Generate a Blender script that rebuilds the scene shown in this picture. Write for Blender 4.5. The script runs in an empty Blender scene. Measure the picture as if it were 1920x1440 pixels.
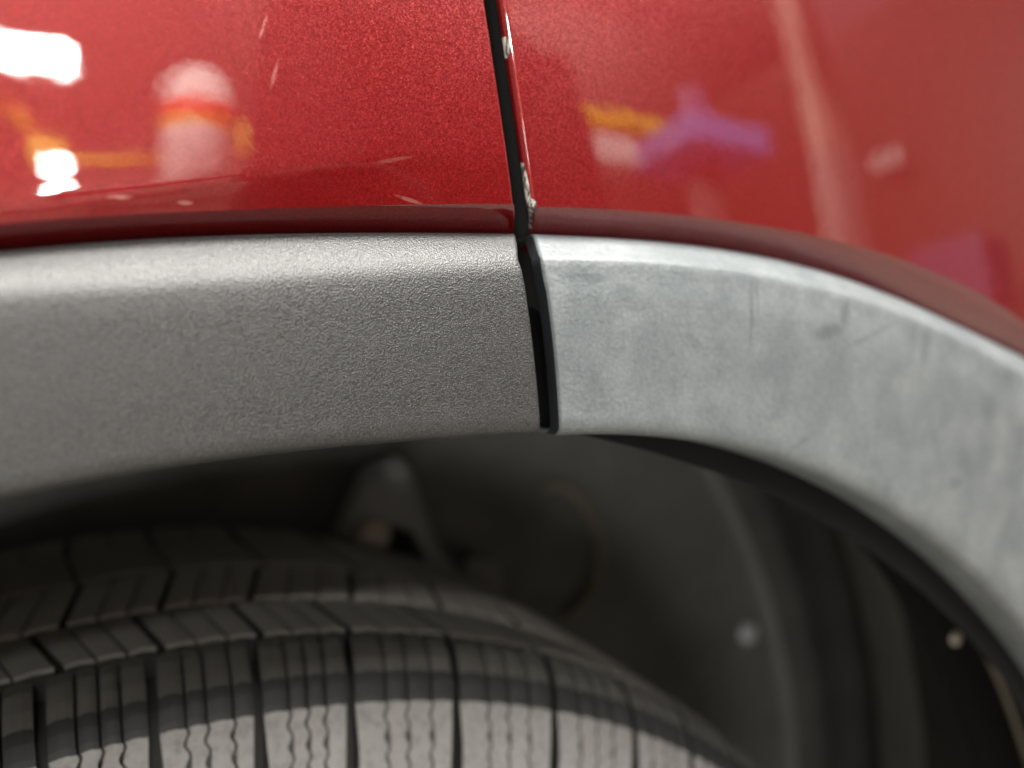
import bpy, math, random
import numpy as np
from mathutils import Matrix, Vector
random.seed(4)
RNG = np.random.default_rng(4)
sc = bpy.context.scene
COL = sc.collection

# ------------------------------------------------------------------ camera
# World: origin on the axle line, X along the car (towards its rear), Y into the car, Z up from the floor.
R_TYRE = 0.335
ZC = 0.325                                   # height of the wheel centre
F = 1450.0                                   # focal length in pixels of a 1920 px wide picture
AZ, EL = -0.5037, -0.053                     # direction of the axle seen from the camera
WC = np.array([-0.0886, 0.4096, 0.214])      # wheel centre in camera space
AX = np.array([math.sin(AZ) * math.cos(EL), math.sin(EL), math.cos(AZ) * math.cos(EL)])
UP = np.array([0, -1, 0.0]); UP -= AX * (UP @ AX); UP /= np.linalg.norm(UP)
VR = np.cross(UP, AX)
if VR[0] < 0: VR = -VR
M = np.stack([VR, AX, UP])
CAM = M @ (-WC)                              # camera relative to the wheel centre
cam_data = bpy.data.cameras.new("camera")
cam = bpy.data.objects.new("camera", cam_data); COL.objects.link(cam)
rot = Matrix([[M[i][0], -M[i][1], -M[i][2]] for i in range(3)])
cam.matrix_world = Matrix.Translation(Vector((CAM[0], CAM[1], CAM[2] + ZC))) @ rot.to_4x4()
cam_data.sensor_width = 36.0
cam_data.lens = F / 1920 * 36.0
cam_data.clip_start = 0.005; cam_data.clip_end = 100
cam_data.dof.use_dof = True
cam_data.dof.focus_distance = 0.158
cam_data.dof.aperture_fstop = 5.7
sc.camera = cam

# ------------------------------------------------------------------ world, exposure
w = bpy.data.worlds.new("World"); sc.world = w; w.use_nodes = True
bg = w.node_tree.nodes["Background"]
bg.inputs[0].default_value = (1.0, 0.98, 0.95, 1); bg.inputs[1].default_value = 0.30
sc.view_settings.view_transform = 'Standard'
sc.view_settings.look = 'None'
sc.view_settings.exposure = 0.0
sc.view_settings.gamma = 1.0
sc.cycles.use_denoising = True
sc.cycles.denoising_input_passes = 'RGB_ALBEDO_NORMAL'
sc.cycles.denoising_prefilter = 'ACCURATE'
sc.cycles.use_adaptive_sampling = False
sc.cycles.max_bounces = 8
sc.cycles.sample_clamp_indirect = 4.0

# ------------------------------------------------------------------ helpers
def link(o, parent=None):
    COL.objects.link(o)
    if parent is not None: o.parent = parent
    return o

def mesh_obj(name, verts, faces, mats, parent=None, midx=None, uvs=None, smooth=True, loc=None):
    me = bpy.data.meshes.new(name)
    me.from_pydata([tuple(map(float, v)) for v in verts], [], [tuple(map(int, f)) for f in faces])
    for m in (mats if isinstance(mats, (list, tuple)) else [mats]): me.materials.append(m)
    if midx is not None:
        me.polygons.foreach_set("material_index", np.asarray(midx, dtype=np.int32))
    if uvs is not None:
        uvl = me.uv_layers.new(name="UVMap")
        li = np.zeros(len(me.loops), dtype=np.int32); me.loops.foreach_get("vertex_index", li)
        uvl.data.foreach_set("uv", np.asarray(uvs, dtype=np.float32)[li].ravel())
    if smooth:
        me.polygons.foreach_set("use_smooth", np.ones(len(me.polygons), dtype=bool))
    me.update()
    o = bpy.data.objects.new(name, me)
    if loc is not None: o.location = loc
    return link(o, parent)

def tag(o, label, cat=None, kind=None, group=None):
    if label: o["label"] = label
    if cat: o["category"] = cat
    if kind: o["kind"] = kind
    if group: o["group"] = group
    return o

def grid_faces(nr, nc, off=0, flip=False):
    f = []
    for i in range(nr - 1):
        for j in range(nc - 1):
            a = off + i * nc + j
            q = (a, a + 1, a + nc + 1, a + nc)
            f.append(q[::-1] if flip else q)
    return f

def ray(px, py): return M @ np.array([(px - 960) / F, (py - 720) / F, 1.0])
def on_y(px, py, Y):                          # point of a traced outline on the plane at depth Y
    r = ray(px, py); t = (Y - CAM[1]) / r[1]; return CAM + t * r
def polar(q): return math.atan2(q[0], q[2]), math.hypot(q[0], q[2])
def pol2xyz(th, rho, Y): return np.stack([rho * np.sin(th), Y + 0 * th, rho * np.cos(th) + ZC], -1)

Y0 = -0.064                                   # plane of the cladding's outer face; n counts outwards from it
def curve(pts, n, deg=4):
    """traced outline -> radius as a smooth function of the angle about the axle, flat beyond its ends"""
    tr = np.array([polar(on_y(a, b, Y0 - n)) for a, b in pts])
    c = np.polyfit(tr[:, 0], tr[:, 1], min(deg, len(pts) - 1))
    lo, hi = tr[:, 0].min(), tr[:, 0].max()
    d = np.polyder(c)
    def f(th):
        th = np.asarray(th, float)
        t = np.clip(th, lo, hi)
        ex = th - t
        return np.polyval(c, t) + 0.35 * np.polyval(d, t) * np.tanh(ex * 3) / 3
    return f

# ------------------------------------------------------------------ materials
class NT:
    def __init__(s, name):
        s.m = bpy.data.materials.new(name); s.m.use_nodes = True
        s.t = s.m.node_tree; s.b = s.t.nodes["Principled BSDF"]
    def n(s, typ, **kw):
        x = s.t.nodes.new(typ)
        for k, v in kw.items():
            if k.startswith("i_"):
                key = k[2:]; key = int(key) if key.isdigit() else key.replace("_", " ")
                x.inputs[key].default_value = v
            else: setattr(x, k, v)
        return x
    def l(s, a, b): s.t.links.new(a, b)
    def math(s, op, a, b=None, clamp=False):
        x = s.n("ShaderNodeMath", operation=op, use_clamp=clamp)
        for i, v in enumerate((a, b)):
            if v is None: continue
            if isinstance(v, (int, float)): x.inputs[i].default_value = v
            else: s.l(v, x.inputs[i])
        return x.outputs[0]
    def mix(s, fac, a, b):
        x = s.n("ShaderNodeMix", data_type='RGBA')
        for sock, v in ((x.inputs[0], fac), (x.inputs[6], a), (x.inputs[7], b)):
            if isinstance(v, (int, float)): sock.default_value = v
            elif isinstance(v, tuple): sock.default_value = (*v, 1)
            else: s.l(v, sock)
        return x.outputs[2]
    def ramp(s, fac, stops):
        x = s.n("ShaderNodeValToRGB")
        e = x.color_ramp.elements
        while len(e) < len(stops): e.new(0.5)
        for k, (p, c) in zip(e, stops):
            k.position = p; k.color = (*c, 1) if isinstance(c, tuple) else (c, c, c, 1)
        s.l(fac, x.inputs[0]); return x.outputs[0]
    def obj(s): return s.n("ShaderNodeTexCoord").outputs["Object"]
    def uv(s): return s.n("ShaderNodeTexCoord").outputs["UV"]
    def noise(s, vec, scale, detail=3, rough=0.5, dist=0.0):
        x = s.n("ShaderNodeTexNoise"); s.l(vec, x.inputs["Vector"])
        x.inputs["Scale"].default_value = scale; x.inputs["Detail"].default_value = detail
        x.inputs["Roughness"].default_value = rough; x.inputs["Distortion"].default_value = dist
        return x.outputs["Fac"]
    def voro(s, vec, scale, out="Distance", feature='F1'):
        x = s.n("ShaderNodeTexVoronoi", feature=feature); s.l(vec, x.inputs["Vector"])
        x.inputs["Scale"].default_value = scale
        return x.outputs[out]
    def bump(s, h, strength, dist, normal=None):
        x = s.n("ShaderNodeBump"); x.inputs["Strength"].default_value = strength
        x.inputs["Distance"].default_value = dist; s.l(h, x.inputs["Height"])
        if normal is not None: s.l(normal, x.inputs["Normal"])
        return x.outputs[0]
    def set(s, **kw):
        for k, v in kw.items():
            sock = s.b.inputs[k.replace("_", " ")]
            if isinstance(v, (int, float)): sock.default_value = v
            elif isinstance(v, tuple): sock.default_value = (*v, 1) if len(v) == 3 else v
            else: s.l(v, sock)
        return s.m

def simple(name, col, rough=0.5, var=0.25, scale=30, bump=0.0, metallic=0.0, coat=0.0, spec=0.5):
    t = NT(name); o = t.obj()
    nz = t.noise(o, scale, 4, 0.6)
    c = t.mix(nz, tuple(x * (1 - var) for x in col), tuple(min(1, x * (1 + var)) for x in col))
    kw = dict(Base_Color=c, Roughness=rough, Metallic=metallic, Coat_Weight=coat, Specular_IOR_Level=spec)
    if bump: kw["Normal"] = t.bump(t.noise(o, scale * 8, 4), 0.5, bump)
    return t.set(**kw)

def smudges(t, o, spots, Y, wobble_scale, wobble):
    sx = t.n("ShaderNodeSeparateXYZ"); t.l(o, sx.inputs[0])
    wob = t.math('MULTIPLY', t.math('SUBTRACT', t.noise(o, wobble_scale, 3, 0.6), 0.5), wobble)
    tot = None
    for (px, py, rx, rz, sl, amt) in spots:
        c_ = on_y(px, py, Y); k_ = abs(on_y(px + 1, py, Y)[0] - c_[0]); kz = abs(on_y(px, py + 1, Y)[2] - c_[2])
        dx = t.math('SUBTRACT', sx.outputs[0], float(c_[0])); dz = t.math('SUBTRACT', sx.outputs[2], float(c_[2] + ZC))
        dx2 = t.math('ADD', dx, t.math('MULTIPLY', dz, -sl)); dz2 = t.math('ADD', dz, t.math('MULTIPLY', dx, sl))
        a1 = t.math('DIVIDE', dx2, rx * k_); a2 = t.math('DIVIDE', dz2, rz * kz)
        rr = t.math('ADD', t.math('ADD', t.math('MULTIPLY', a1, a1), t.math('MULTIPLY', a2, a2)), wob)
        mm = t.math('MULTIPLY', t.math('SUBTRACT', 1.3, rr, True), amt)
        tot = mm if tot is None else t.math('MAXIMUM', tot, mm)
    return tot

def red_paint(name, chips=False):
    t = NT(name); o = t.obj()
    # aluminium flakes: every cell leans its own way
    v1 = t.n("ShaderNodeTexVoronoi"); v1.inputs["Scale"].default_value = 4400; t.l(o, v1.inputs["Vector"])
    geo = t.n("ShaderNodeNewGeometry").outputs["Normal"]
    s1 = t.n("ShaderNodeVectorMath", operation='SUBTRACT'); t.l(v1.outputs["Color"], s1.inputs[0]); s1.inputs[1].default_value = (0.5, 0.5, 0.5)
    s2 = t.n("ShaderNodeVectorMath", operation='SCALE'); t.l(s1.outputs[0], s2.inputs[0]); s2.inputs["Scale"].default_value = 0.2
    s3 = t.n("ShaderNodeVectorMath", operation='ADD'); t.l(s2.outputs[0], s3.inputs[0]); t.l(geo, s3.inputs[1])
    s4 = t.n("ShaderNodeVectorMath", operation='NORMALIZE'); t.l(s3.outputs[0], s4.inputs[0])
    sep = t.n("ShaderNodeSeparateColor"); t.l(v1.outputs["Color"], sep.inputs[0])
    nz = t.noise(o, 2600, 2, 0.6)
    k = t.math('ADD', t.math('MULTIPLY', sep.outputs[0], 0.6), t.math('MULTIPLY', nz, 0.4))
    colr = t.ramp(k, [(0.2, (0.118, 0.002, 0.0028)), (0.55, (0.142, 0.0026, 0.0034)), (0.85, (0.20, 0.007, 0.006))])
    scr = t.noise(o, 14, 3, 0.6)
    rough = 0.33; metal = 0.35; coatw = 1.0
    coat_n = t.bump(t.noise(o, 110, 2, 0.5), 0.3, 0.00009)
    if chips:
        uv = t.uv(); sx = t.n("ShaderNodeSeparateXYZ"); t.l(uv, sx.inputs[0])
        X, H = sx.outputs[0], sx.outputs[1]                 # metres from the gap edge, metres above the lower crease
        squash = t.n("ShaderNodeMapping"); squash.inputs["Scale"].default_value = (1, 1, 0.4); t.l(o, squash.inputs["Vector"])
        def patch(h0, hw, wmm):
            g = t.math('DIVIDE', t.math('SUBTRACT', H, h0), hw)
            g = t.math('SUBTRACT', 1.0, t.math('MULTIPLY', g, g))
            return t.math('MULTIPLY', t.math('MAXIMUM', g, 0.0), wmm)
        jag = t.math('MULTIPLY', t.math('SUBTRACT', t.noise(squash.outputs[0], 620, 3, 0.6), 0.5), 0.0009)
        wdt = t.math('MAXIMUM', patch(0.0035, 0.0080, 0.0006), patch(0.0006, 0.0016, 0.0017))
        wdt = t.math('MAXIMUM', wdt, patch(0.0345, 0.0026, 0.0010))
        m = t.math('GREATER_THAN', t.math('ADD', wdt, t.math('MULTIPLY', jag, t.math('GREATER_THAN', wdt, 0.0001))), X)
        m = t.math('MULTIPLY', t.math('MULTIPLY', m, t.math('GREATER_THAN', X, -0.0006)), t.math('GREATER_THAN', wdt, 0.00025))
        bare = t.ramp(t.noise(squash.outputs[0], 900, 3, 0.6), [(0.44, (0.045, 0.044, 0.042)), (0.50, (0.20, 0.19, 0.18)), (0.60, (0.42, 0.39, 0.33))])
        colr = t.mix(m, colr, bare)
        inv = t.math('SUBTRACT', 1.0, m)
        metal = t.math('MULTIPLY', inv, 0.35); coatw = inv
    else:
        tot = smudges(t, o, ((225, 369, 26, 5, -0.1, 0.5), (345, 379, 16, 4, -0.05, 0.45), (772, 374, 26, 4, 0.2, 0.3), (740, 298, 40, 4, -0.3, 0.15), (500, 40, 3, 26, 0.3, 0.35), (520, 130, 4, 34, 0.25, 0.25)), Y0 + 0.005, 420, 2.2)
        colr = t.mix(tot, colr, (0.42, 0.20, 0.17))
    m_ = t.set(Base_Color=colr, Metallic=metal, Roughness=rough, Normal=s4.outputs[0],
               Specular_IOR_Level=0.15, Coat_Weight=coatw, Coat_Roughness=0.02, Coat_IOR=1.68, Coat_Normal=coat_n)
    return m_

def plastic_fresh():
    t = NT("grained grey plastic"); o = t.obj()
    v = t.n("ShaderNodeTexVoronoi", feature='SMOOTH_F1'); v.inputs["Scale"].default_value = 2900; v.inputs["Smoothness"].default_value = 0.35
    nz = t.n("ShaderNodeTexNoise"); nz.inputs["Scale"].default_value = 1500; t.l(o, nz.inputs["Vector"])
    ad = t.n("ShaderNodeVectorMath", operation='MULTIPLY_ADD'); t.l(nz.outputs["Color"], ad.inputs[0])
    ad.inputs[1].default_value = (0.0004,) * 3; t.l(o, ad.inputs[2]); t.l(ad.outputs[0], v.inputs["Vector"])
    h = t.math('ADD', t.math('MULTIPLY', v.outputs["Distance"], 1.0), t.math('MULTIPLY', t.noise(o, 2600, 2), 0.35))
    big = t.noise(o, 45, 4, 0.6)
    c0 = t.mix(big, (0.8, 0.8, 0.8), (1.0, 1.0, 1.0))
    pk = t.ramp(h, [(0.15, (0.120, 0.120, 0.117)), (0.42, (0.056, 0.0565, 0.056)), (0.8, (0.030, 0.0302, 0.030))])
    mu = t.n("ShaderNodeMix", data_type='RGBA', blend_type='MULTIPLY'); mu.inputs[0].default_value = 1.0; t.l(pk, mu.inputs[6]); t.l(c0, mu.inputs[7]); c = mu.outputs[2]
    return t.set(Base_Color=c, Roughness=0.36, Specular_IOR_Level=0.55, Normal=t.bump(h, 0.75, 0.00017))

def plastic_faded():
    t = NT("faded grey plastic"); o = t.obj()
    mp = t.n("ShaderNodeMapping"); mp.inputs["Scale"].default_value = (1, 1, 0.85); t.l(o, mp.inputs["Vector"])
    a = t.noise(mp.outputs[0], 75, 6, 0.68, 0.3)
    b = t.noise(o, 900, 3, 0.65)
    st = t.n("ShaderNodeMapping"); st.inputs["Scale"].default_value = (1, 1, 0.12); t.l(o, st.inputs["Vector"])
    streak = t.noise(st.outputs[0], 260, 3, 0.7)
    k = t.math('ADD', t.math('MULTIPLY', a, 0.62), t.math('ADD', t.math('MULTIPLY', b, 0.38), t.math('MULTIPLY', streak, 0.06)))
    c = t.ramp(k, [(0.30, (0.072, 0.085, 0.092)), (0.52, (0.124, 0.139, 0.145)), (0.74, (0.195, 0.209, 0.212))])
    # smudges and scuffs rubbed into the bloom
    tot = smudges(t, o, ((1552, 622, 34, 15, -0.2, 0.5), (1585, 590, 9, 30, 0.35, 0.5), (1408, 590, 4, 70, 0.02, 0.5), (1420, 560, 3, 40, 0.0, 0.4),
                         (1735, 655, 10, 45, 0.25, 0.4), (1640, 625, 60, 5, -0.35, 0.35), (1180, 560, 40, 25, 0.3, 0.3), (1790, 905, 14, 12, 0, 0.35), (1500, 830, 22, 6, -0.5, 0.35),
                         (1100, 520, 45, 10, 0.0, 0.35), (1300, 640, 25, 12, 0.6, 0.25), (1850, 760, 16, 30, 0.4, 0.3)), Y0, 220, 2.6)
    c = t.mix(tot, c, (0.05, 0.06, 0.064))
    v = t.voro(o, 1150, "Distance", 'SMOOTH_F1')
    return t.set(Base_Color=c, Roughness=0.42, Specular_IOR_Level=0.5, Normal=t.bump(v, 0.5, 0.0002))

RED = red_paint("red metallic paint"); RED_CHIP = red_paint("red metallic paint chipped", True)
FRESH = plastic_fresh(); FADED = plastic_faded()
DARKPL = simple("unfaded black plastic", (0.014, 0.0155, 0.018), 0.5, 0.3, 60, spec=0.3)
JAMB = simple("dark red jamb paint", (0.035, 0.006, 0.006), 0.4, 0.3, 40)
SEAL = simple("black rubber seal", (0.012, 0.012, 0.012), 0.7, 0.3, 60)
LINER = simple("lightened dusty liner", (0.28, 0.275, 0.262), 0.85, 0.45, 22, 0.0008)  # dusty grey, lightened further to bounce light onto the tread
LINER_BLACK = simple("shaded black liner plastic", (0.010, 0.0098, 0.0105), 0.5, 0.4, 30, spec=0.12)
LINER_MID = simple("darkened liner plastic", (0.075, 0.072, 0.068), 0.8, 0.4, 25)
LINER_WALL = simple("wheelhouse back wall", (0.19, 0.186, 0.177), 0.85, 0.4, 22, 0.0008)
BRACKET = simple("grey cast bracket", (0.34, 0.35, 0.345), 0.5, 0.4, 40, 0.0004)
BOLT = simple("dull zinc bolt", (0.85, 0.78, 0.66), 0.5, 0.2, 80)
RUST = simple("brown dusty ring", (0.28, 0.245, 0.19), 0.8, 0.4, 50)
CLIP = simple("grey plastic clip", (0.78, 0.80, 0.82), 0.4, 0.2, 80)
TAN = simple("tan clip plastic", (0.09, 0.075, 0.055), 0.6, 0.2, 80)

def tyre_mat(name, tone):
    t = NT(name); o = t.obj()
    a = t.noise(o, 60, 5, 0.65); b = t.noise(o, 700, 3, 0.7)
    sp = t.math('GREATER_THAN', t.noise(o, 1500, 2, 0.5), 0.73)
    lo, hi = {None: ((0.045, 0.044, 0.041), (0.10, 0.096, 0.088)), False: ((0.14, 0.135, 0.126), (0.21, 0.203, 0.19)), "dusty": ((0.30, 0.29, 0.27), (0.42, 0.405, 0.375)), True: ((0.145, 0.142, 0.136), (0.215, 0.211, 0.203))}[tone]  # dusty entry lightens the deep tread rows against the arch's shade
    base = t.mix(a, lo, hi)
    grit = t.noise(o, 340, 4, 0.75)
    base = t.mix(t.math('MULTIPLY', t.math('SUBTRACT', grit, 0.45, True), 2.2, True), base, tuple(x * (0.45 if tone is True else 1.5) for x in lo))
    base = t.mix(t.math('MULTIPLY', sp, 0.55), base, (0.30, 0.27, 0.21))
    return t.set(Base_Color=base, Roughness=0.5 if not tone else 0.75, Normal=t.bump(b, 0.4, 0.0004))
TREAD = tyre_mat("tread rubber", False); TREAD_LIFTED = tyre_mat("lightened tread rubber", "dusty")  # dusty entry: deep rows lightened against the arch's shade
SHOULDER = tyre_mat("shoulder rubber", None)
EDGE_RUBBER = simple("unworn edge rubber", (0.023, 0.0232, 0.0235), 0.6, 0.3, 90, spec=0.2)
FLANK = tyre_mat("dusty shoulder rubber", True)
GROOVE = simple("groove rubber", (0.02, 0.019, 0.018), 0.8, 0.3, 60)

# ------------------------------------------------------------------ the car
car = bpy.data.objects.new("car", None); link(car)
car.location = (0, 0, 0)
tag(car, "red car with faded grey plastic wheel arch trim over a treaded tyre", "car")

# traced outlines (photograph pixels)
L_TOP = [(0, 472), (200, 454), (400, 443), (700, 437), (968, 439)]
L_BEV = [(0, 530), (200, 520), (400, 508), (700, 492), (976, 484)]
L_LOW = [(0, 932), (120, 906), (300, 875), (480, 850), (650, 832), (830, 819), (1010, 811)]
R_TOP = [(1004, 440), (1167, 448), (1333, 464), (1500, 497), (1610, 531), (1705, 566), (1800, 612), (1919, 668)]
R_BEV = [(1018, 490), (1222, 497), (1389, 513), (1556, 549), (1640, 575), (1740, 612), (1830, 655), (1919, 707)]
R_LOW = [(1048, 811), (1200, 815), (1360, 832), (1500, 873), (1640, 940), (1780, 1040), (1860, 1110), (1919, 1180)]
D_CREASE = [(0, 420), (150, 408), (400, 395), (600, 388), (800, 383), (965, 383)]
F_CREASE = [(1003, 388), (1100, 390), (1205, 396), (1367, 414), (1530, 444), (1640, 470), (1720, 496), (1830, 548), (1919, 603)]
N_TOP, N_BEV, N_LOW = -0.0075, -0.0006, -0.0015

def cladding(name, tops, bevs, lows, side, mats, parent):
    """side=-1: runs left from the gap, +1: runs right"""
    fT, fB, fL = curve(tops, N_TOP), curve(bevs, N_BEV), curve(lows, N_LOW)
    gi = -1 if side < 0 else 0
    gT = polar(on_y(*tops[gi], Y0 - N_TOP)); gB = polar(on_y(*bevs[gi], Y0 - N_BEV)); gL = polar(on_y(*lows[gi], Y0 - N_LOW))
    th_end = math.radians(-62 if side < 0 else 78)
    prof = []      # (a: 0 top..1 bevel..2 low, n, extra radius)
    prof += [(0, -0.016, 0.0), (0, N_TOP - 0.001, 0.0002), (0.02, N_TOP, 0.0)]
    if side < 0:                                   # this piece rolls over softly
        for q in (0.15, 0.3, 0.45): prof.append((q, N_TOP + (N_BEV - N_TOP) * q, 0))
        for d in (3.4, 4.3, 5.2, 6.2, 7.3, 8.4, 9.3):
            x = d - 2.57; n0 = N_TOP + (N_BEV - N_TOP) * 0.45; sl = (N_BEV - N_TOP) / 5.7; L_ = -2 * n0 / sl
            prof.append((d / 5.7 if d < 5.7 else 1 + (d - 5.7) / 34, n0 + sl * x * (1 - x / (2 * L_)), 0))
    else:
        for q in (0.15, 0.3, 0.45, 0.6, 0.75): prof.append((q, N_TOP + (N_BEV - N_TOP) * q * 1.02, 0))
        prof += [(0.88, N_BEV - 0.00035, 0), (0.97, N_BEV - 0.00005, 0), (1.03, N_BEV + 0.00015, 0), (1.1, -0.0003, 0)]
    for q in np.linspace(1.17, 1.96, 14): prof.append((q, 0.0005 * math.sin((q - 1) * math.pi), 0))
    prof += [(1.985, -0.0004, 0), (2.0, -0.0012, 0), (2.0, -0.0022, -0.0006), (2.0, -0.016, -0.0004)]
    cols = [(-1, 0.0050), (-1, 0.0028), (-1, 0.0012)] + [(e, None) for e in (0.00012, 0.0004, 0.0009)]
    svals = np.concatenate([np.linspace(0, 1, 130) ** 1.35])
    rows, uvs = [], []
    for a, n, er in prof:
        def mixv(x, y, z): return x + (y - x) * a if a <= 1 else y + (z - y) * (a - 1)
        th0 = mixv(gT[0], gB[0], gL[0]); 
        # ends: a rounded lower corner
        rr = 0.0022
        def rad(th):
            return mixv(fT(th), fB(th), fL(th)) + er
        low_d = (2 - a) * 0.034
        if low_d < rr and side < 0:
            th0 -= (rr - math.sqrt(max(0, rr * rr - (rr - low_d) ** 2))) / 0.41 * 1.0
        line, uvl = [], []
        r0 = float(rad(th0))
        for c, dpt in cols:
            if dpt is not None:
                line.append(pol2xyz(np.array(th0), np.array(r0), Y0 - n + dpt + (0 if n > -0.004 else 0))); uvl.append((-dpt, a * 0.02))
            else:
                e = c; r = 0.0009; k = 1 - e / r
                d = r * (1 - math.sqrt(max(0, 1 - k * k))) * 0.8
                th = th0 + side * e / r0
                line.append(pol2xyz(np.array(th), rad(th), Y0 - n + d)); uvl.append((e, a * 0.02))
        ths = th0 + side * 0.0012 / r0 + (th_end - th0) * svals
        pts = pol2xyz(ths, rad(ths), np.full_like(ths, Y0 - n))
        line += list(pts); uvl += [(abs(t - th0) * r0, a * 0.02) for t in ths]
        rows.append(line); uvs.append(uvl)
    P = np.array(rows); nr, nc = P.shape[:2]
    faces = grid_faces(nr, nc, flip=side < 0)
    midx = [1 if (k % (nc - 1)) < 2 else 0 for k in range(len(faces))]
    return mesh_obj(name, P.reshape(-1, 3), faces, mats, parent, midx, np.array(uvs).reshape(-1, 2))

tag(cladding("arch_cladding", L_TOP, L_BEV, L_LOW, -1, [FRESH, FRESH], car), "dark grey grained trim piece")
tag(cladding("arch_cladding", R_TOP, R_BEV, R_LOW, 1, [FADED, DARKPL], car), "pale faded trim piece with scuffs")

D_EDGE = [(908, 0), (924, 89), (941, 217), (951, 287), (962, 355), (966, 385)]
F_EDGE = [(938, 0), (950, 86), (961, 141), (977, 265), (985, 319), (996, 392)]
N_CR = -0.005
RIDGE = [(40, 398), (200, 372), (400, 345), (600, 312), (780, 288)]
def softplus(x, k): return np.log1p(np.exp(np.clip(x / k, -40, 40))) * k

def red_panel(name, crease, tops, edge, side, rim, mat, parent):
    fC = curve(crease, N_CR); fT = curve(tops, N_TOP)
    lean = lambda h: N_CR - 0.085 * h - 0.28 * h * h
    hE = np.zeros(len(edge))
    for _ in range(4):
        e = np.array([polar(on_y(a, b, Y0 - lean(h))) for (a, b), h in zip(edge, hE)])
        hE = e[:, 1] - fC(e[:, 0])
    order = np.argsort(hE); hE, tE = hE[order], e[order, 0]
    cE = np.polyfit(hE, tE, 2)
    th_e = lambda h: np.polyval(cE, np.clip(h, 0, 0.055)) + np.clip(h - 0.055, 0, 1) * np.polyval(np.polyder(cE), 0.055) * 0.8
    g_fl = polar(on_y(*( (964, 439) if side < 0 else (999, 440)), Y0 + 0.0125))[0]
    th_end = math.radians(-60 if side < 0 else 75)
    fR = curve(RIDGE, N_CR, 2)
    hs = list(np.concatenate([np.linspace(0.0016, 0.030, 40), np.linspace(0.0315, 0.07, 26), np.linspace(0.075, 0.34, 24)]))
    rows = [('f', 1.35, -0.0165), ('f', 1.0, -0.0125), ('f', 0.8, -0.0108), ('f', 0.6, -0.0091), ('f', 0.4, -0.0075), ('f', 0.22, -0.0061), ('f', 0.1, -0.00545), ('f', 0.0, -0.005)]
    rows += [('h', h, None) for h in (0.0, 0.0001, 0.0004)] + [('h', h, None) for h in hs]
    svals = np.linspace(0, 1, 150) ** 1.3
    ang = np.linspace(90, 0, 6)
    out, uvs = [], []
    for kind, p, n in rows:
        if kind == 'f':
            th0 = float(th_e(0)) + (g_fl - float(th_e(0))) * min(p, 1)
        else: th0 = float(th_e(p))
        def pos(th):
            th = np.asarray(th, float)
            if kind == 'f':
                r = fC(th) + (fT(th) - 0.0004 - fC(th)) * p
                return pol2xyz(th, r, np.full_like(th, Y0 - n))
            h = p; r = fC(th) + h
            nn = N_CR - 0.085 * h - 0.28 * h * h
            
            if side < 0:
                hr = np.maximum(fR(th) - fC(th), 0.0)
                fade = 1 / (1 + np.exp((th - math.radians(3.2)) / math.radians(0.9)))
                nn = nn - 0.16 * softplus(hr - h, 0.0006) * fade
                nn = nn - 0.05 * softplus(hr - h, 0.002) * (1 - fade)
            return pol2xyz(th, r, Y0 - nn + 0 * th)
        r0 = 0.45
        line, uvl = [], []
        for d, x in ((0.0012, 0.012), (0.0012, 0.0015), (0.0007, 0.0002)):      # the hem folds under the panel
            q = pos(np.array(th0 + side * x / r0)).copy(); q[1] += d + rim; line.append(q); uvl.append((-0.001 - x, p if kind == 'h' else -0.004 * p))
        for a in ang:
            ca = math.cos(math.radians(a)); sa = math.sin(math.radians(a))
            x = rim * (1 - sa * 1.0); 
            x = rim * (1 - math.sin(math.radians(a))); dep = rim * (1 - math.cos(math.radians(a)))
            q = pos(np.array(th0 + side * x / r0)).copy(); q[1] += dep
            line.append(q); uvl.append((x, p if kind == 'h' else -0.004 * p))
        ths = th0 + side * (rim + 0.0001) / r0 + (th_end - th0) * svals
        pts = pos(ths); line += list(pts)
        uvl += [(abs(t - th0) * r0, p if kind == 'h' else -0.004 * p) for t in ths]
        out.append(line); uvs.append(uvl)
    P = np.array(out); nr, nc = P.shape[:2]
    nf = len([r for r in rows if r[0] == 'f'])          # the lip and the panel meet in a sharp fold
    return mesh_obj(name, P.reshape(-1, 3), grid_faces(nf, nc, flip=side > 0) + grid_faces(nr - nf, nc, off=nf * nc, flip=side > 0), mat, parent, None, np.array(uvs).reshape(-1, 2))

red_panel("door_panel", D_CREASE, L_TOP, D_EDGE, -1, 0.0006, RED, car)
tag(red_panel("fender_panel", F_CREASE, R_TOP, F_EDGE, 1, 0.0016, RED_CHIP, car), "red body panel with chipped paint along its edge")

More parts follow.
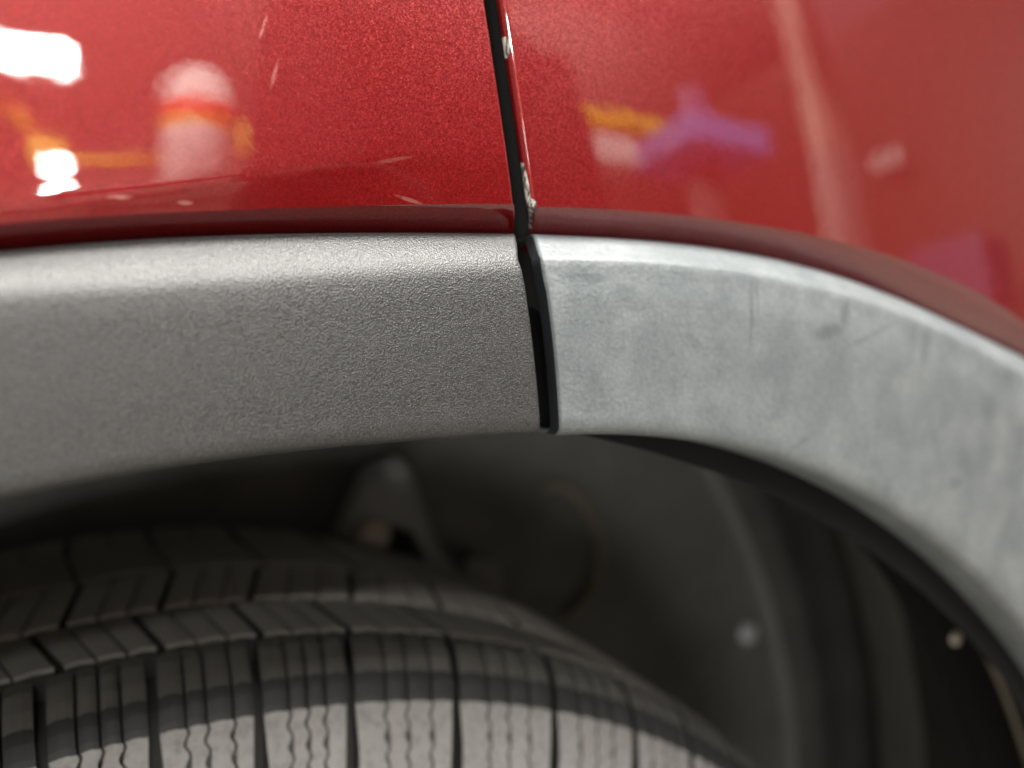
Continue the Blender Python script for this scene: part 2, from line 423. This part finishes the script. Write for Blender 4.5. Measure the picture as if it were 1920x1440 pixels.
# inside of the gap: painted jamb with a rubber seal, and the body shell behind
def slab(name, x0, x1, y0, y1, z0, z1, mat, parent, bev=0.0):
    v = [(x, y, z) for x in (x0, x1) for y in (y0, y1) for z in (z0, z1)]
    f = [(0, 1, 3, 2), (4, 6, 7, 5), (0, 4, 5, 1), (2, 3, 7, 6), (0, 2, 6, 4), (1, 5, 7, 3)]
    o = mesh_obj(name, v, f, mat, parent, smooth=False)
    if bev:
        b = o.modifiers.new("bevel", 'BEVEL'); b.width = bev; b.segments = 2
    return o
slab("door_jamb", -0.55, 0.6, Y0 + 0.030, Y0 + 0.034, ZC + 0.405, ZC + 0.80, JAMB, car)
def tube(name, pts, r, mat, parent, seg=8, closed=False):
    pts = [np.array(p, float) for p in pts]; n = len(pts); V = []; Fc = []
    for i, p in enumerate(pts):
        a = pts[(i - 1) % n] if (closed or i) else pts[i]; b = pts[(i + 1) % n] if (closed or i < n - 1) else pts[i]
        t = (b - a) / (np.linalg.norm(b - a) + 1e-12)
        u = np.cross(t, (0.0, 0.3, 1.0) if abs(t[2]) < 0.9 else (1.0, 0.2, 0)); u /= np.linalg.norm(u); v_ = np.cross(t, u)
        rr = r[i] if hasattr(r, '__len__') else r
        for k in range(seg):
            an = 2 * math.pi * k / seg; V.append(p + rr * (math.cos(an) * u + math.sin(an) * v_))
    m = n if closed else n - 1
    for i in range(m):
        for k in range(seg):
            j = (i + 1) % n
            Fc.append((i * seg + k, i * seg + (k + 1) % seg, j * seg + (k + 1) % seg, j * seg + k))
    if not closed:
        Fc.append(tuple(range(seg))[::-1]); Fc.append(tuple((n - 1) * seg + k for k in range(seg)))
    return mesh_obj(name, V, Fc, mat, parent)
seal_pts = [on_y(a, b, Y0 + 0.022) + np.array([0, 0, ZC]) for a, b in [(925, -300), (945, 0), (965, 200), (990, 420), (1006, 600), (1020, 760)]]
tube("gap_seal", seal_pts, 0.0055, SEAL, car, 10)
q = on_y(985, 448, Y0 + 0.014) + np.array([0, 0, ZC])
slab("trim_clip", q[0] - 0.0010, q[0] + 0.0014, q[1] - 0.002, q[1] + 0.01, q[2] - 0.0004, q[2] + 0.0004, TAN, car, 0.0004)

# ------------------------------------------------------------------ wheelhouse
def revolve(name, prof, th0, th1, nseg, mats, parent, midx_of=None, flip=False):
    ths = np.linspace(math.radians(th0), math.radians(th1), nseg)
    P = np.array([pol2xyz(ths, np.full_like(ths, r), np.full_like(ths, y)) for y, r in prof])
    fc = grid_faces(len(prof), nseg, flip=flip)
    mi = None
    if midx_of: mi = [midx_of[k // (nseg - 1)] for k in range(len(fc))]
    return mesh_obj(name, P.reshape(-1, 3), fc, mats, parent, mi)
liner_prof = [(-0.049, 0.4085), (-0.047, 0.436), (-0.025, 0.450), (-0.005, 0.453), (-0.002, 0.4505), (0.001, 0.4505), (0.003, 0.453),
              (0.018, 0.438), (0.022, 0.440), (0.040, 0.505), (0.075, 0.535), (0.150, 0.560), (0.205, 0.580), (0.225, 0.598), (0.238, 0.600), (0.244, 0.590),
              (0.246, 0.566), (0.240, 0.560), (0.240, 0.540), (0.252, 0.530), (0.258, 0.522), (0.250, 0.512), (0.252, 0.40), (0.256, 0.25), (0.26, 0.02)]
lm = [1] * 4 + [4] + [1] * 5 + [2] + [0] + [2] * 7 + [3] * 5  # shade of the lip and pocket is painted in as darker bands
liner = revolve("wheel_arch_liner", liner_prof, -110, 110, 140, [LINER, LINER_BLACK, LINER_MID, LINER_WALL, RUST], car, lm)
tag(liner, None)

def at(px, py, Y): return on_y(px, py, Y) + np.array([0, 0, ZC])
def dome(name, c, r, mat, parent, depth=0.6):
    V, Fc = [], []; n = 14
    rings = [(0.0, 1.0), (0.5, 1.0), (0.75, 0.85), (0.95, 0.5)]
    for d, k in rings:
        for i in range(n):
            a = 2 * math.pi * i / n; V.append((c[0] + r * k * math.cos(a), c[1] - d * r * depth, c[2] + r * k * math.sin(a)))
    V.append((c[0], c[1] - r * depth, c[2]))
    for j in range(len(rings) - 1):
        for i in range(n): Fc.append((j * n + i, j * n + (i + 1) % n, (j + 1) * n + (i + 1) % n, (j + 1) * n + i))
    for i in range(n): Fc.append(((len(rings) - 1) * n + i, (len(rings) - 1) * n + (i + 1) % n, len(V) - 1))
    return mesh_obj(name, V, Fc, mat, parent)
dome("liner_clip", at(1400, 1186, 0.250), 0.0085, CLIP, liner)
dome("liner_screw", at(1790, 1196, 0.006), 0.0032, BOLT, liner)
dome("liner_clip", at(1381, 834, -0.044), 0.0034, CLIP, liner)

# shock absorber mount: an A-shaped cast bracket with a bolt
def plate(name, outline, Y, thick, mat, parent, bev=0.004):
    pts = [at(a, b, Y) for a, b in outline]; n = len(pts)
    V = pts + [p + np.array([0, thick, 0]) for p in pts]
    Fc = [tuple(range(n))] + [tuple(range(n, 2 * n))[::-1]] + [(i, n + i, n + (i + 1) % n, (i + 1) % n) for i in range(n)]
    o = mesh_obj(name, V, Fc, mat, parent, smooth=False)
    b = o.modifiers.new("bevel", 'BEVEL'); b.width = bev; b.segments = 2
    return o
mount = plate("shock_mount", [(690, 880), (735, 858), (780, 880), (795, 940), (825, 1020), (870, 1080), (840, 1130), (600, 1100), (630, 1010), (665, 930)], 0.215, 0.02, BRACKET, car, 0.006)
dome("bolt", at(697, 1003, 0.211), 0.0095, BOLT, mount, 1.0)
tube("upper_bushing", [at(738, 885, 0.20), at(738, 885, 0.225)], 0.0085, BRACKET, mount, 14)
plate("spring_pocket", [(735, 985), (775, 1000), (800, 1050), (780, 1080), (720, 1060)], 0.2125, 0.002, LINER_BLACK, mount, 0.0005)
ring = [at(1035 + 88 * math.cos(a), 1035 + 128 * math.sin(a), 0.2485) for a in np.linspace(-1.75, 1.3, 24)]
tube("pressed_ring", ring, 0.0038, RUST, liner, 8)
plate("lower_bracket", [(880, 1040), (935, 1050), (950, 1100), (930, 1130), (860, 1110)], 0.23, 0.015, LINER, mount, 0.004)

# ------------------------------------------------------------------ tyre with separate tread blocks
tyre_prof = [(0.01, 0.20), (0.0, 0.215), (-0.012, 0.235), (-0.015, 0.265), (-0.0095, 0.285), (-0.004, 0.302), (0.003, 0.315), (0.010, 0.3235), (0.03, 0.3265),
             (0.097, 0.327), (0.165, 0.3265), (0.183, 0.3255), (0.193, 0.3225), (0.202, 0.312), (0.209, 0.295), (0.213, 0.265), (0.207, 0.235), (0.195, 0.215), (0.185, 0.20)]
ths = np.linspace(0, 2 * math.pi, 145)
P = np.array([np.stack([r * np.sin(ths), np.full_like(ths, y), r * np.cos(ths)], -1) for y, r in tyre_prof])
fc = grid_faces(len(tyre_prof), 145, flip=True)
tyre = mesh_obj("tyre", P.reshape(-1, 3), fc, [GROOVE, TREAD], car, [1 if (k // 144) < 5 or (k // 144) > 12 else 0 for k in range(len(fc))], loc=(0, 0, ZC))

def loft(sections, V, Fc, MI, mi):
    """closed slab from a list of rings of equal length"""
    o = len(V); m = len(sections[0])
    for s_ in sections: V.extend(s_)
    for i in range(len(sections) - 1):
        for k in range(m):
            Fc.append((o + i * m + k, o + i * m + (k + 1) % m, o + (i + 1) * m + (k + 1) % m, o + (i + 1) * m + k)); MI.append(mi[k] if isinstance(mi, list) else mi)
    Fc.append(tuple(o + k for k in range(m))[::-1]); MI.append(2)
    Fc.append(tuple(o + (len(sections) - 1) * m + k for k in range(m))); MI.append(2)

def cyl(th, r, y): return (r * math.sin(th), y, r * math.cos(th))
def shoulder_block(name, a0, a1, a0b, a1b, rnd):
    """block over the shoulder, cut by wavy sipes into slabs; a = angle at the groove, b = at the shoulder edge"""
    # profile from the first groove over the edge and down the flank (y, r)
    prof = [(0.0238, 0.3262, 0), (0.0245, 0.3328, 0), (0.0234, 0.3339, 0), (0.018, 0.3334, 0), (0.012, 0.3312, 0), (0.0075, 0.3286, 3), (0.0045, 0.3264, 3), (0.0018, 0.3236, 3), (0.0008, 0.3220, 1), (0.0004, 0.3211, 1),
            (-0.0022, 0.3175, 1), (-0.0062, 0.311, 1), (-0.0105, 0.302, 1), (-0.0145, 0.292, 1), (-0.0155, 0.284, 1)]
    inner = [(0.0, 0.284), (0.012, 0.31), (0.02, 0.32)]
    cuts = [0.0, 0.27 + rnd.uniform(-.03, .03), 0.51 + rnd.uniform(-.03, .03), 0.75 + rnd.uniform(-.03, .03), 1.0]
    sip = 0.0004
    V, Fc, MI = [], [], []
    def ang(fr, y, r, amp):
        t = min(1, max(0, (0.025 - y) / 0.025))
        A = a0 + (a0b - a0) * t; B = a1 + (a1b - a1) * t
        d = (0.322 - r) / 0.004
        wv = amp * math.sin(d * 5.5) * 0.0006 / 0.32 * (1 if r < 0.323 else 0)
        # blocks narrow a little down the flank
        pin = 0.0008 / 0.32 * max(0, min(1, (0.3225 - r) / 0.012))
        return A + (B - A) * fr + wv + pin * (1 - 2 * fr)
    fine = []
    for i in range(len(prof)):
        fine.append(prof[i])
        if i < len(prof) - 1 and prof[i][2] == 1:
            for q in (0.12, 0.25, 0.37, 0.5, 0.62, 0.75, 0.87):
                fine.append(tuple(prof[i][k] + (prof[i + 1][k] - prof[i][k]) * q for k in range(2)) + (1,))
    ringdef = [(y, r) for y, r, _ in fine] + inner
    mi = [fine[k][2] if k < len(fine) - 1 else 2 for k in range(len(ringdef))]; mi[0] = 2
    for c in range(4):
        f0, f1 = cuts[c], cuts[c + 1]
        secs = []
        n = 3
        for j in range(n + 1):
            fr = f0 + (f1 - f0) * j / n
            amp = 1.0 if (0 < fr < 1 and j in (0, n)) else 0.0
            sh = sip / 0.33 * (1 if j == 0 and c > 0 else (-1 if j == n and c < 3 else 0))
            drop = 0.0006 if (j in (0, n)) else 0.0
            secs.append([cyl(ang(fr, y, r, amp) + sh, r - (drop if k < 10 else 0), y) for k, (y, r) in enumerate(ringdef)])
        loft(secs, V, Fc, MI, mi)
    # thin dark lug between blocks is the carcass below
    return V, Fc, MI

def rib_block(name, in0, in1, out0, out1, y_in, y_out, R, ncut, rnd, inner_drop=0.0):
    V, Fc, MI = [], [], []
    depth = 0.0085
    cuts = np.linspace(0, 1, ncut + 1); sip = 0.00035
    for c in range(ncut):
        secs = []
        for j in range(3):
            fr = cuts[c] + (cuts[c + 1] - cuts[c]) * j / 2
            sh = sip / R * (1 if j == 0 and c > 0 else (-1 if j == 2 and c < ncut - 1 else 0))
            drop = 0.0005 if j != 1 else 0
            ti = in0 + (in1 - in0) * fr + sh; to = out0 + (out1 - out0) * fr + sh
            ring_ = [cyl(to, R - depth, y_out), cyl(to, R - 0.0008 - drop, y_out), cyl(to, R - drop, y_out + 0.0009)]
            for q in (0.33, 0.66):
                ring_.append(cyl(to + (ti - to) * q, R - drop - inner_drop * q * q, y_out + (y_in - y_out) * q))
            ring_ += [cyl(ti, R - drop - inner_drop, y_in - 0.0009), cyl(ti, R - 0.0008 - drop - inner_drop, y_in), cyl(ti, R - depth - inner_drop, y_in)]
            secs.append(ring_)
        loft(secs, V, Fc, MI, [2, 0, 0, 0, 0, 0, 2, 2])
    return V, Fc, MI

def series(seen, lo, hi, step):
    a = list(seen)
    while a[0] > lo: a.insert(0, a[0] - step)
    while a[-1] < hi: a.append(a[-1] + step)
    return [math.radians(x) for x in a]
def add_block(name, VFM, top=None):
    V, Fc, MI = VFM
    o = mesh_obj(name, V, Fc, [top or TREAD, FLANK, GROOVE, EDGE_RUBBER], tyre, MI, smooth=False)
    me = o.data
    return o
g = 0.0016 / 0.33
sh_in = series([-6.24, -1.75, 2.86, 7.75, 13.9, 20.6, 26.6], -50, 75, 5.4)
sh_out = series([-6.19, -1.90, 2.64, 7.15, 13.1, 19.7, 26.2], -50, 75, 5.4)
for i in range(len(sh_in) - 1):
    add_block("shoulder_block", shoulder_block("s", sh_in[i] + g, sh_in[i + 1] - g, sh_out[i] + g * 0.8, sh_out[i + 1] - g * 0.8, random), SHOULDER)
g2 = 0.0011 / 0.33
r2i = series([-6.9, -2.2, 2.8, 7.4, 13.2, 19.6, 25.8], -45, 60, 5.4); r2o = series([-5.5, -1.2, 3.5, 8.2, 14.2, 20.6, 26.8], -45, 60, 5.4)
r3i = series([-4.65, 0.53, 5.8, 12.2, 18.4, 24.6], -45, 60, 5.4); r3o = series([-5.5, -0.8, 4.0, 10.1, 16.4, 22.6], -45, 60, 5.4)
r4i = series([-5.6, -0.17, 5.9, 12.4, 18.4], -45, 60, 5.6); r4o = series([-4.9, 0.4, 6.4, 12.9, 18.9], -45, 60, 5.6)
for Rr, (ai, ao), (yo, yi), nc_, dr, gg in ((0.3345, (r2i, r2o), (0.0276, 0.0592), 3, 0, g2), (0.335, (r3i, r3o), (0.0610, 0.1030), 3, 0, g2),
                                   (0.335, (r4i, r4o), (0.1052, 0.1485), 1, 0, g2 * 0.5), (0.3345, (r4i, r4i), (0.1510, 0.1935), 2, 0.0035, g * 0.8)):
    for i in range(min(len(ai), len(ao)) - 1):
        add_block("tread_block", rib_block("t", ai[i] + gg, ai[i + 1] - gg, ao[i] + gg, ao[i + 1] - gg, yi, yo, Rr, nc_, random, dr), None if yo < 0.03 else TREAD_LIFTED)

# ------------------------------------------------------------------ workshop round the car (reflections in the paint, plus added unseen lamps)
def setting(o): o["kind"] = "structure"; return o
CONC = simple("concrete floor", (0.27, 0.25, 0.22), 0.7, 0.2, 3)
WALLP = simple("pale wall paint", (0.24, 0.20, 0.17), 0.7, 0.08, 2)
setting(mesh_obj("floor", [(-7, -6, 0), (7, -6, 0), (7, 4, 0), (-7, 4, 0)], [(0, 1, 2, 3)], CONC, smooth=False))
setting(mesh_obj("wall", [(-7, -5, 0), (7, -5, 0), (7, -5, 6), (-7, -5, 6)], [(0, 3, 2, 1)], WALLP, smooth=False))
def emit(name, col, s):
    t = NT(name); t.b.inputs["Emission Color"].default_value = (*col, 1); t.b.inputs["Emission Strength"].default_value = s
    return t.m
LAMP = emit("lamp diffuser", (1, 0.97, 0.92), 33)
FILL_LAMP = emit("fill lamp diffuser", (1, 0.97, 0.92), 20)
WALL_FILL = emit("wall fill diffuser", (1, 0.97, 0.92), 40)
FILL_GLOW = emit("fill light glass", (1, 0.98, 0.95), 15)
WORK = emit("work lamp glass", (1, 0.96, 0.9), 130)
SPOT = emit("spot lamp bulb", (1, 0.97, 0.9), 110)
HOUSE = simple("white lamp housing", (0.7, 0.7, 0.68), 0.4, 0.05, 10)
YEL = simple("yellow machine paint", (0.95, 0.66, 0.02), 0.4, 0.1, 10)
WHITEP = simple("white plastic", (0.88, 0.85, 0.80), 0.35, 0.05, 10)
ORANGE = simple("red orange band", (0.85, 0.09, 0.01), 0.4, 0.1, 10)
BLUE = simple("blue painted steel", (0.18, 0.30, 0.75), 0.4, 0.1, 10)
PURPLE = simple("purple plastic", (0.22, 0.15, 0.27), 0.4, 0.1, 10)
BEIGE = simple("beige column paint", (0.45, 0.32, 0.24), 0.6, 0.08, 6)
DARKRED = simple("dark red column foot", (0.36, 0.30, 0.26), 0.6, 0.08, 6)
SLAT = simple("pale roller slat", (0.26, 0.14, 0.095), 0.5, 0.08, 4)
CLOTH = simple("dark jacket cloth", (0.012, 0.012, 0.014), 0.9, 0.3, 30)
SKIN = simple("skin", (0.42, 0.26, 0.19), 0.5, 0.1, 30)
HAIR = simple("dark hair", (0.02, 0.015, 0.012), 0.6, 0.2, 90)
STEEL = simple("grey shelf steel", (0.14, 0.13, 0.13), 0.5, 0.1, 10)

def lamp(x, y, z, lx, ly, label, mat=None):
    o = slab("ceiling_or_fill_lamp", -lx / 2 - .03, lx / 2 + .03, -ly / 2 - .03, ly / 2 + .03, 0.0, 0.07, HOUSE, None); o.location = (x, y, z)
    mesh_obj("diffuser", [(-lx / 2, -ly / 2, -.004), (lx / 2, -ly / 2, -.004), (lx / 2, ly / 2, -.004), (-lx / 2, ly / 2, -.004)], [(0, 1, 2, 3)], mat or LAMP, o, smooth=False)
    tag(o, label, "lamp")
lamp(-0.1, -0.40, 2.5, 2.4, 0.6, "long ceiling lamp over the car, whitening the top edge of the grey trim")
lamp(0.2, -2.25, 3.3, 1.4, 0.5, "added fill lamp in front of the car, lighting the container", FILL_LAMP)  # unseen lamp added to brighten the mirrored container and arms
lamp(1.3, -1.75, 3.3, 2.4, 0.6, "added fill lamp in front of the car to the right", FILL_LAMP)  # unseen lamp added to lift the well and the things on the right

def thing_box(name, label, cat, x, y, z, lx, ly, lz, mat, bev=0.01):
    o = slab(name, -lx / 2, lx / 2, -ly / 2, ly / 2, -lz / 2, lz / 2, mat, None, bev); o.location = (x, y, z)
    return tag(o, label, cat)
lamp(-2.2, -4.1, 4.8, 3.6, 0.4, "added lamp brightening the back wall, over the shelf", WALL_FILL)  # unseen lamp added to brighten the wall, and through it the tread
lamp(2.4, -4.1, 5.2, 3.6, 0.4, "added lamp brightening the back wall, near the roller door", WALL_FILL)  # second unseen lamp added for the wall's brightness
fill_light = slab("fill_light", -0.3, 0.3, 0, 0.06, -0.15, 0.15, HOUSE, None, 0.02); fill_light.location = (-0.75, -1.7, 0.42); fill_light.rotation_euler = (0.15, 0, -0.42)  # unseen fill added to brighten the wheel well and tread
tag(fill_light, "added low fill light in front of the car, lighting the wheel well", "lamp")
slab("diffuser", -0.28, 0.28, 0.062, 0.07, -0.13, 0.13, FILL_GLOW, fill_light); slab("stand", -0.03, 0.03, 0.0, 0.05, -0.41, -0.152, HOUSE, fill_light)
def fill_spot(x, y, z, target, power, label):  # unseen spot added to brighten the mirrored things it points at
    o = lathe("fill_can", [(0, 0.0), (0, 0.05), (0.14, 0.06), (0.16, 0.03), (0.2, 0.0)], [HOUSE], [0] * 4, None)
    o.location = (x, y, z); d = Vector(target) - Vector((x, y, z))
    o.rotation_euler = d.to_track_quat('-Z', 'Y').to_euler(); tag(o, label, "lamp")
    ld = bpy.data.lights.new("beam", 'SPOT'); ld.energy = power; ld.spot_size = math.radians(62); ld.spot_blend = 0.5; ld.shadow_soft_size = 0.04; ld.color = (1, 0.96, 0.9)
    b = link(bpy.data.objects.new("beam", ld), o); b.location = (0, 0, -0.03)
def lathe(name, prof, mats, midx, parent, seg=28):
    P = np.array([[(r * math.cos(a), r * math.sin(a), z) for a in np.linspace(0, 2 * math.pi, seg + 1)] for z, r in prof])
    return mesh_obj(name, P.reshape(-1, 3), grid_faces(len(prof), seg + 1), mats, parent, [midx[k // seg] for k in range((len(prof) - 1) * seg)])
fill_spot(-0.9, -1.3, 3.2, (-0.05, -3.0, 2.1), 900, "added spotlight brightening the shelf with the white container")
fill_spot(1.2, -0.6, 3.2, (1.5, -1.55, 1.7), 420, "added spotlight brightening the blue stand")
# left panel: work lamp, two spots, white container on a shelf, yellow arms
wl = slab("work_lamp", -0.30, 0.30, 0, 0.06, -0.09, 0.09, HOUSE, None, 0.02); wl.location = (-0.46, -3.06, 2.37)
tag(wl, "bright work lamp mirrored at the far left of the red door", "lamp")
slab("diffuser", -0.28, 0.28, 0.062, 0.07, -0.07, 0.07, WORK, wl)
for (x, z, lab) in ((-0.215, 1.885, "small round lamp mirrored above its twin in the left red panel"), (-0.20, 1.755, "small round lamp mirrored just over the lower crease of the left red panel")):
    s_ = dome("spot_lamp", (0, 0, 0), 0.05, HOUSE, None); s_.location = (x, -3.0, z); s_.rotation_euler = (0, 0, math.pi)
    b_ = dome("bulb", (0, -0.02, 0), 0.046, SPOT, s_)
    tag(s_, lab, "lamp", group="small round lamps mirrored in the paint")
drum = lathe("drum", [(0, 0.0), (0, 0.13), (0.41, 0.132), (0.44, 0.14), (0.53, 0.14), (0.54, 0.135), (0.64, 0.125), (0.71, 0.07), (0.73, 0)], [WHITEP, ORANGE, YEL], [0, 0, 2, 1, 0, 0, 0, 0], None)
drum.location = (0.275, -3.0, 1.70); tag(drum, "white container with a red orange band mirrored in the left red panel", "drum")
rack = tag(link(bpy.data.objects.new("shelf", None)), "grey steel shelf carrying the white container mirrored in the red door", "shelf"); rack.location = (0.3, -3.0, 0)
slab("board", -0.5, 0.5, -0.2, 0.2, 1.66, 1.70, STEEL, rack)
for sx in (-0.47, 0.47): slab("post", sx - 0.02, sx + 0.02, -0.2, -0.16, 0, 1.66, STEEL, rack)
arm = tag(link(bpy.data.objects.new("lift_arm", None)), "yellow lift arm mirrored under the bright lamp in the left panel", "lift arm"); arm.location = (-0.3, -3.2, 2.0)
tube("boom", [(-0.45, 0, 0.30), (-0.08, 0, 0.22), (-0.02, 0, 0.12)], 0.035, YEL, arm, 8)
slab("foot", -0.02, 0.10, -0.05, 0.05, -0.05, 0.09, YEL, arm, 0.01)
tube("rail", [(0.06, 0, 0.0), (0.46, 0, 0.04)], 0.022, YEL, arm, 8)
thing_box("hook_block", "small yellow block mirrored right of the white container", "hook block", 0.47, -3.0, 2.11, 0.06, 0.06, 0.15, YEL)
# right panel: column, blue stand, orange bar, roller door
colm = tag(link(bpy.data.objects.new("column", None)), "beige steel column mirrored upright in the right red panel", "column"); colm.location = (2.31, -1.6, 0)
slab("upper_shaft", -0.07, 0.07, -0.05, 0.05, 1.80, 3.4, BEIGE, colm); slab("painted_foot", -0.072, 0.072, -0.052, 0.052, 0, 1.80, DARKRED, colm)
stand = tag(link(bpy.data.objects.new("tool_stand", None)), "blue stand with a short pole mirrored in the right red panel", "stand"); stand.location = (1.52, -1.5, 0)
slab("tray", -0.16, 0.16, -0.15, 0.15, 1.57, 1.67, BLUE, stand, 0.01); slab("pole", -0.035, 0.035, -0.03, 0.03, 1.67, 1.84, PURPLE, stand, 0.01)
slab("leg", -0.04, 0.04, -0.04, 0.04, 0, 1.57, DARKRED, stand)
thing_box("lift_beam", "orange beam mirrored left of the blue stand", "beam", 1.27, -1.6, 1.72, 0.38, 0.06, 0.055, YEL)
thing_box("carton", "pale carton mirrored under the orange beam", "carton", 1.20, -1.55, 1.57, 0.15, 0.1, 0.09, WHITEP)
thing_box("crate", "purple crate mirrored low at the right edge of the red panel", "crate", 3.45, -1.75, 1.42, 0.3, 0.42, 0.34, PURPLE)
thing_box("notice", "small pale notice mirrored high on the striped roller door", "notice", 3.9, -2.35, 2.35, 0.02, 0.22, 0.12, WHITEP, 0.002)
door = tag(link(bpy.data.objects.new("roller_door", None)), "pale striped roller door mirrored in the right red panel", "door"); door.location = (4.0, -2.4, 0)
sm = None
for k in range(34):
    if sm is None:
        o = slab("slat", -0.015, 0.015, -1.7, 1.7, 0.004, 0.098, SLAT, door, 0.012); sm = o
    else:
        o = sm.copy(); link(o, door)
    o.location = (0.0, 0, k * 0.1)

# the photographer, kneeling: only a dark shape in the paint
def skinned(name, verts, edges, radii, mat, parent, sub=2):
    me = bpy.data.meshes.new(name); me.from_pydata(verts, edges, []); me.materials.append(mat)
    o = link(bpy.data.objects.new(name, me), parent)
    sk = o.modifiers.new("skin", 'SKIN'); sk.use_smooth_shade = True
    for v_, r in zip(me.skin_vertices[0].data, radii): v_.radius = (r, r)
    me.skin_vertices[0].data[0].use_root = True
    ss = o.modifiers.new("subsurf", 'SUBSURF'); ss.levels = sub; ss.render_levels = sub
    return o
PX, PY = 0.25, -0.70
person = skinned("person", [(0, 0, 0.52), (0, 0.02, 0.72), (0, 0.03, 0.95), (0.02, 0.04, 1.2), (0.02, 0.04, 1.3),
    (-.09, 0.05, 1.18), (-.12, 0.14, 0.88), (-.10, 0.30, 0.84), (.17, 0.05, 1.17), (.15, 0.14, 0.90), (.02, 0.30, 0.84),
    (-.08, 0.0, 0.46), (-.09, 0.12, 0.09), (-.09, -0.25, 0.07), (-.09, -0.38, 0.05), (.09, 0.0, 0.46), (.10, 0.28, 0.47), (.10, 0.22, 0.09), (.10, 0.36, 0.04)],
    [(0, 1), (1, 2), (2, 3), (3, 4), (3, 5), (5, 6), (6, 7), (3, 8), (8, 9), (9, 10), (0, 11), (11, 12), (12, 13), (13, 14), (0, 15), (15, 16), (16, 17), (17, 18)],
    [.125, .12, .13, .10, .06, .07, .055, .04, .07, .055, .04, .10, .07, .055, .045, .10, .075, .055, .045], CLOTH, None)
person.location = (PX, PY, 0); tag(person, "kneeling person in dark clothes mirrored as the dark patch beside the gap", "person")
head = lathe("head", [(0, 0), (0.01, 0.05), (0.06, 0.072), (0.13, 0.085), (0.19, 0.078), (0.225, 0.05), (0.235, 0)], [SKIN], [0] * 6, person); head.location = (0.02, 0.06, 1.3)
hair = lathe("hair", [(0.10, 0.088), (0.15, 0.093), (0.20, 0.083), (0.235, 0.055), (0.248, 0)], [HAIR], [0] * 4, person); hair.location = (0.02, 0.04, 1.3)
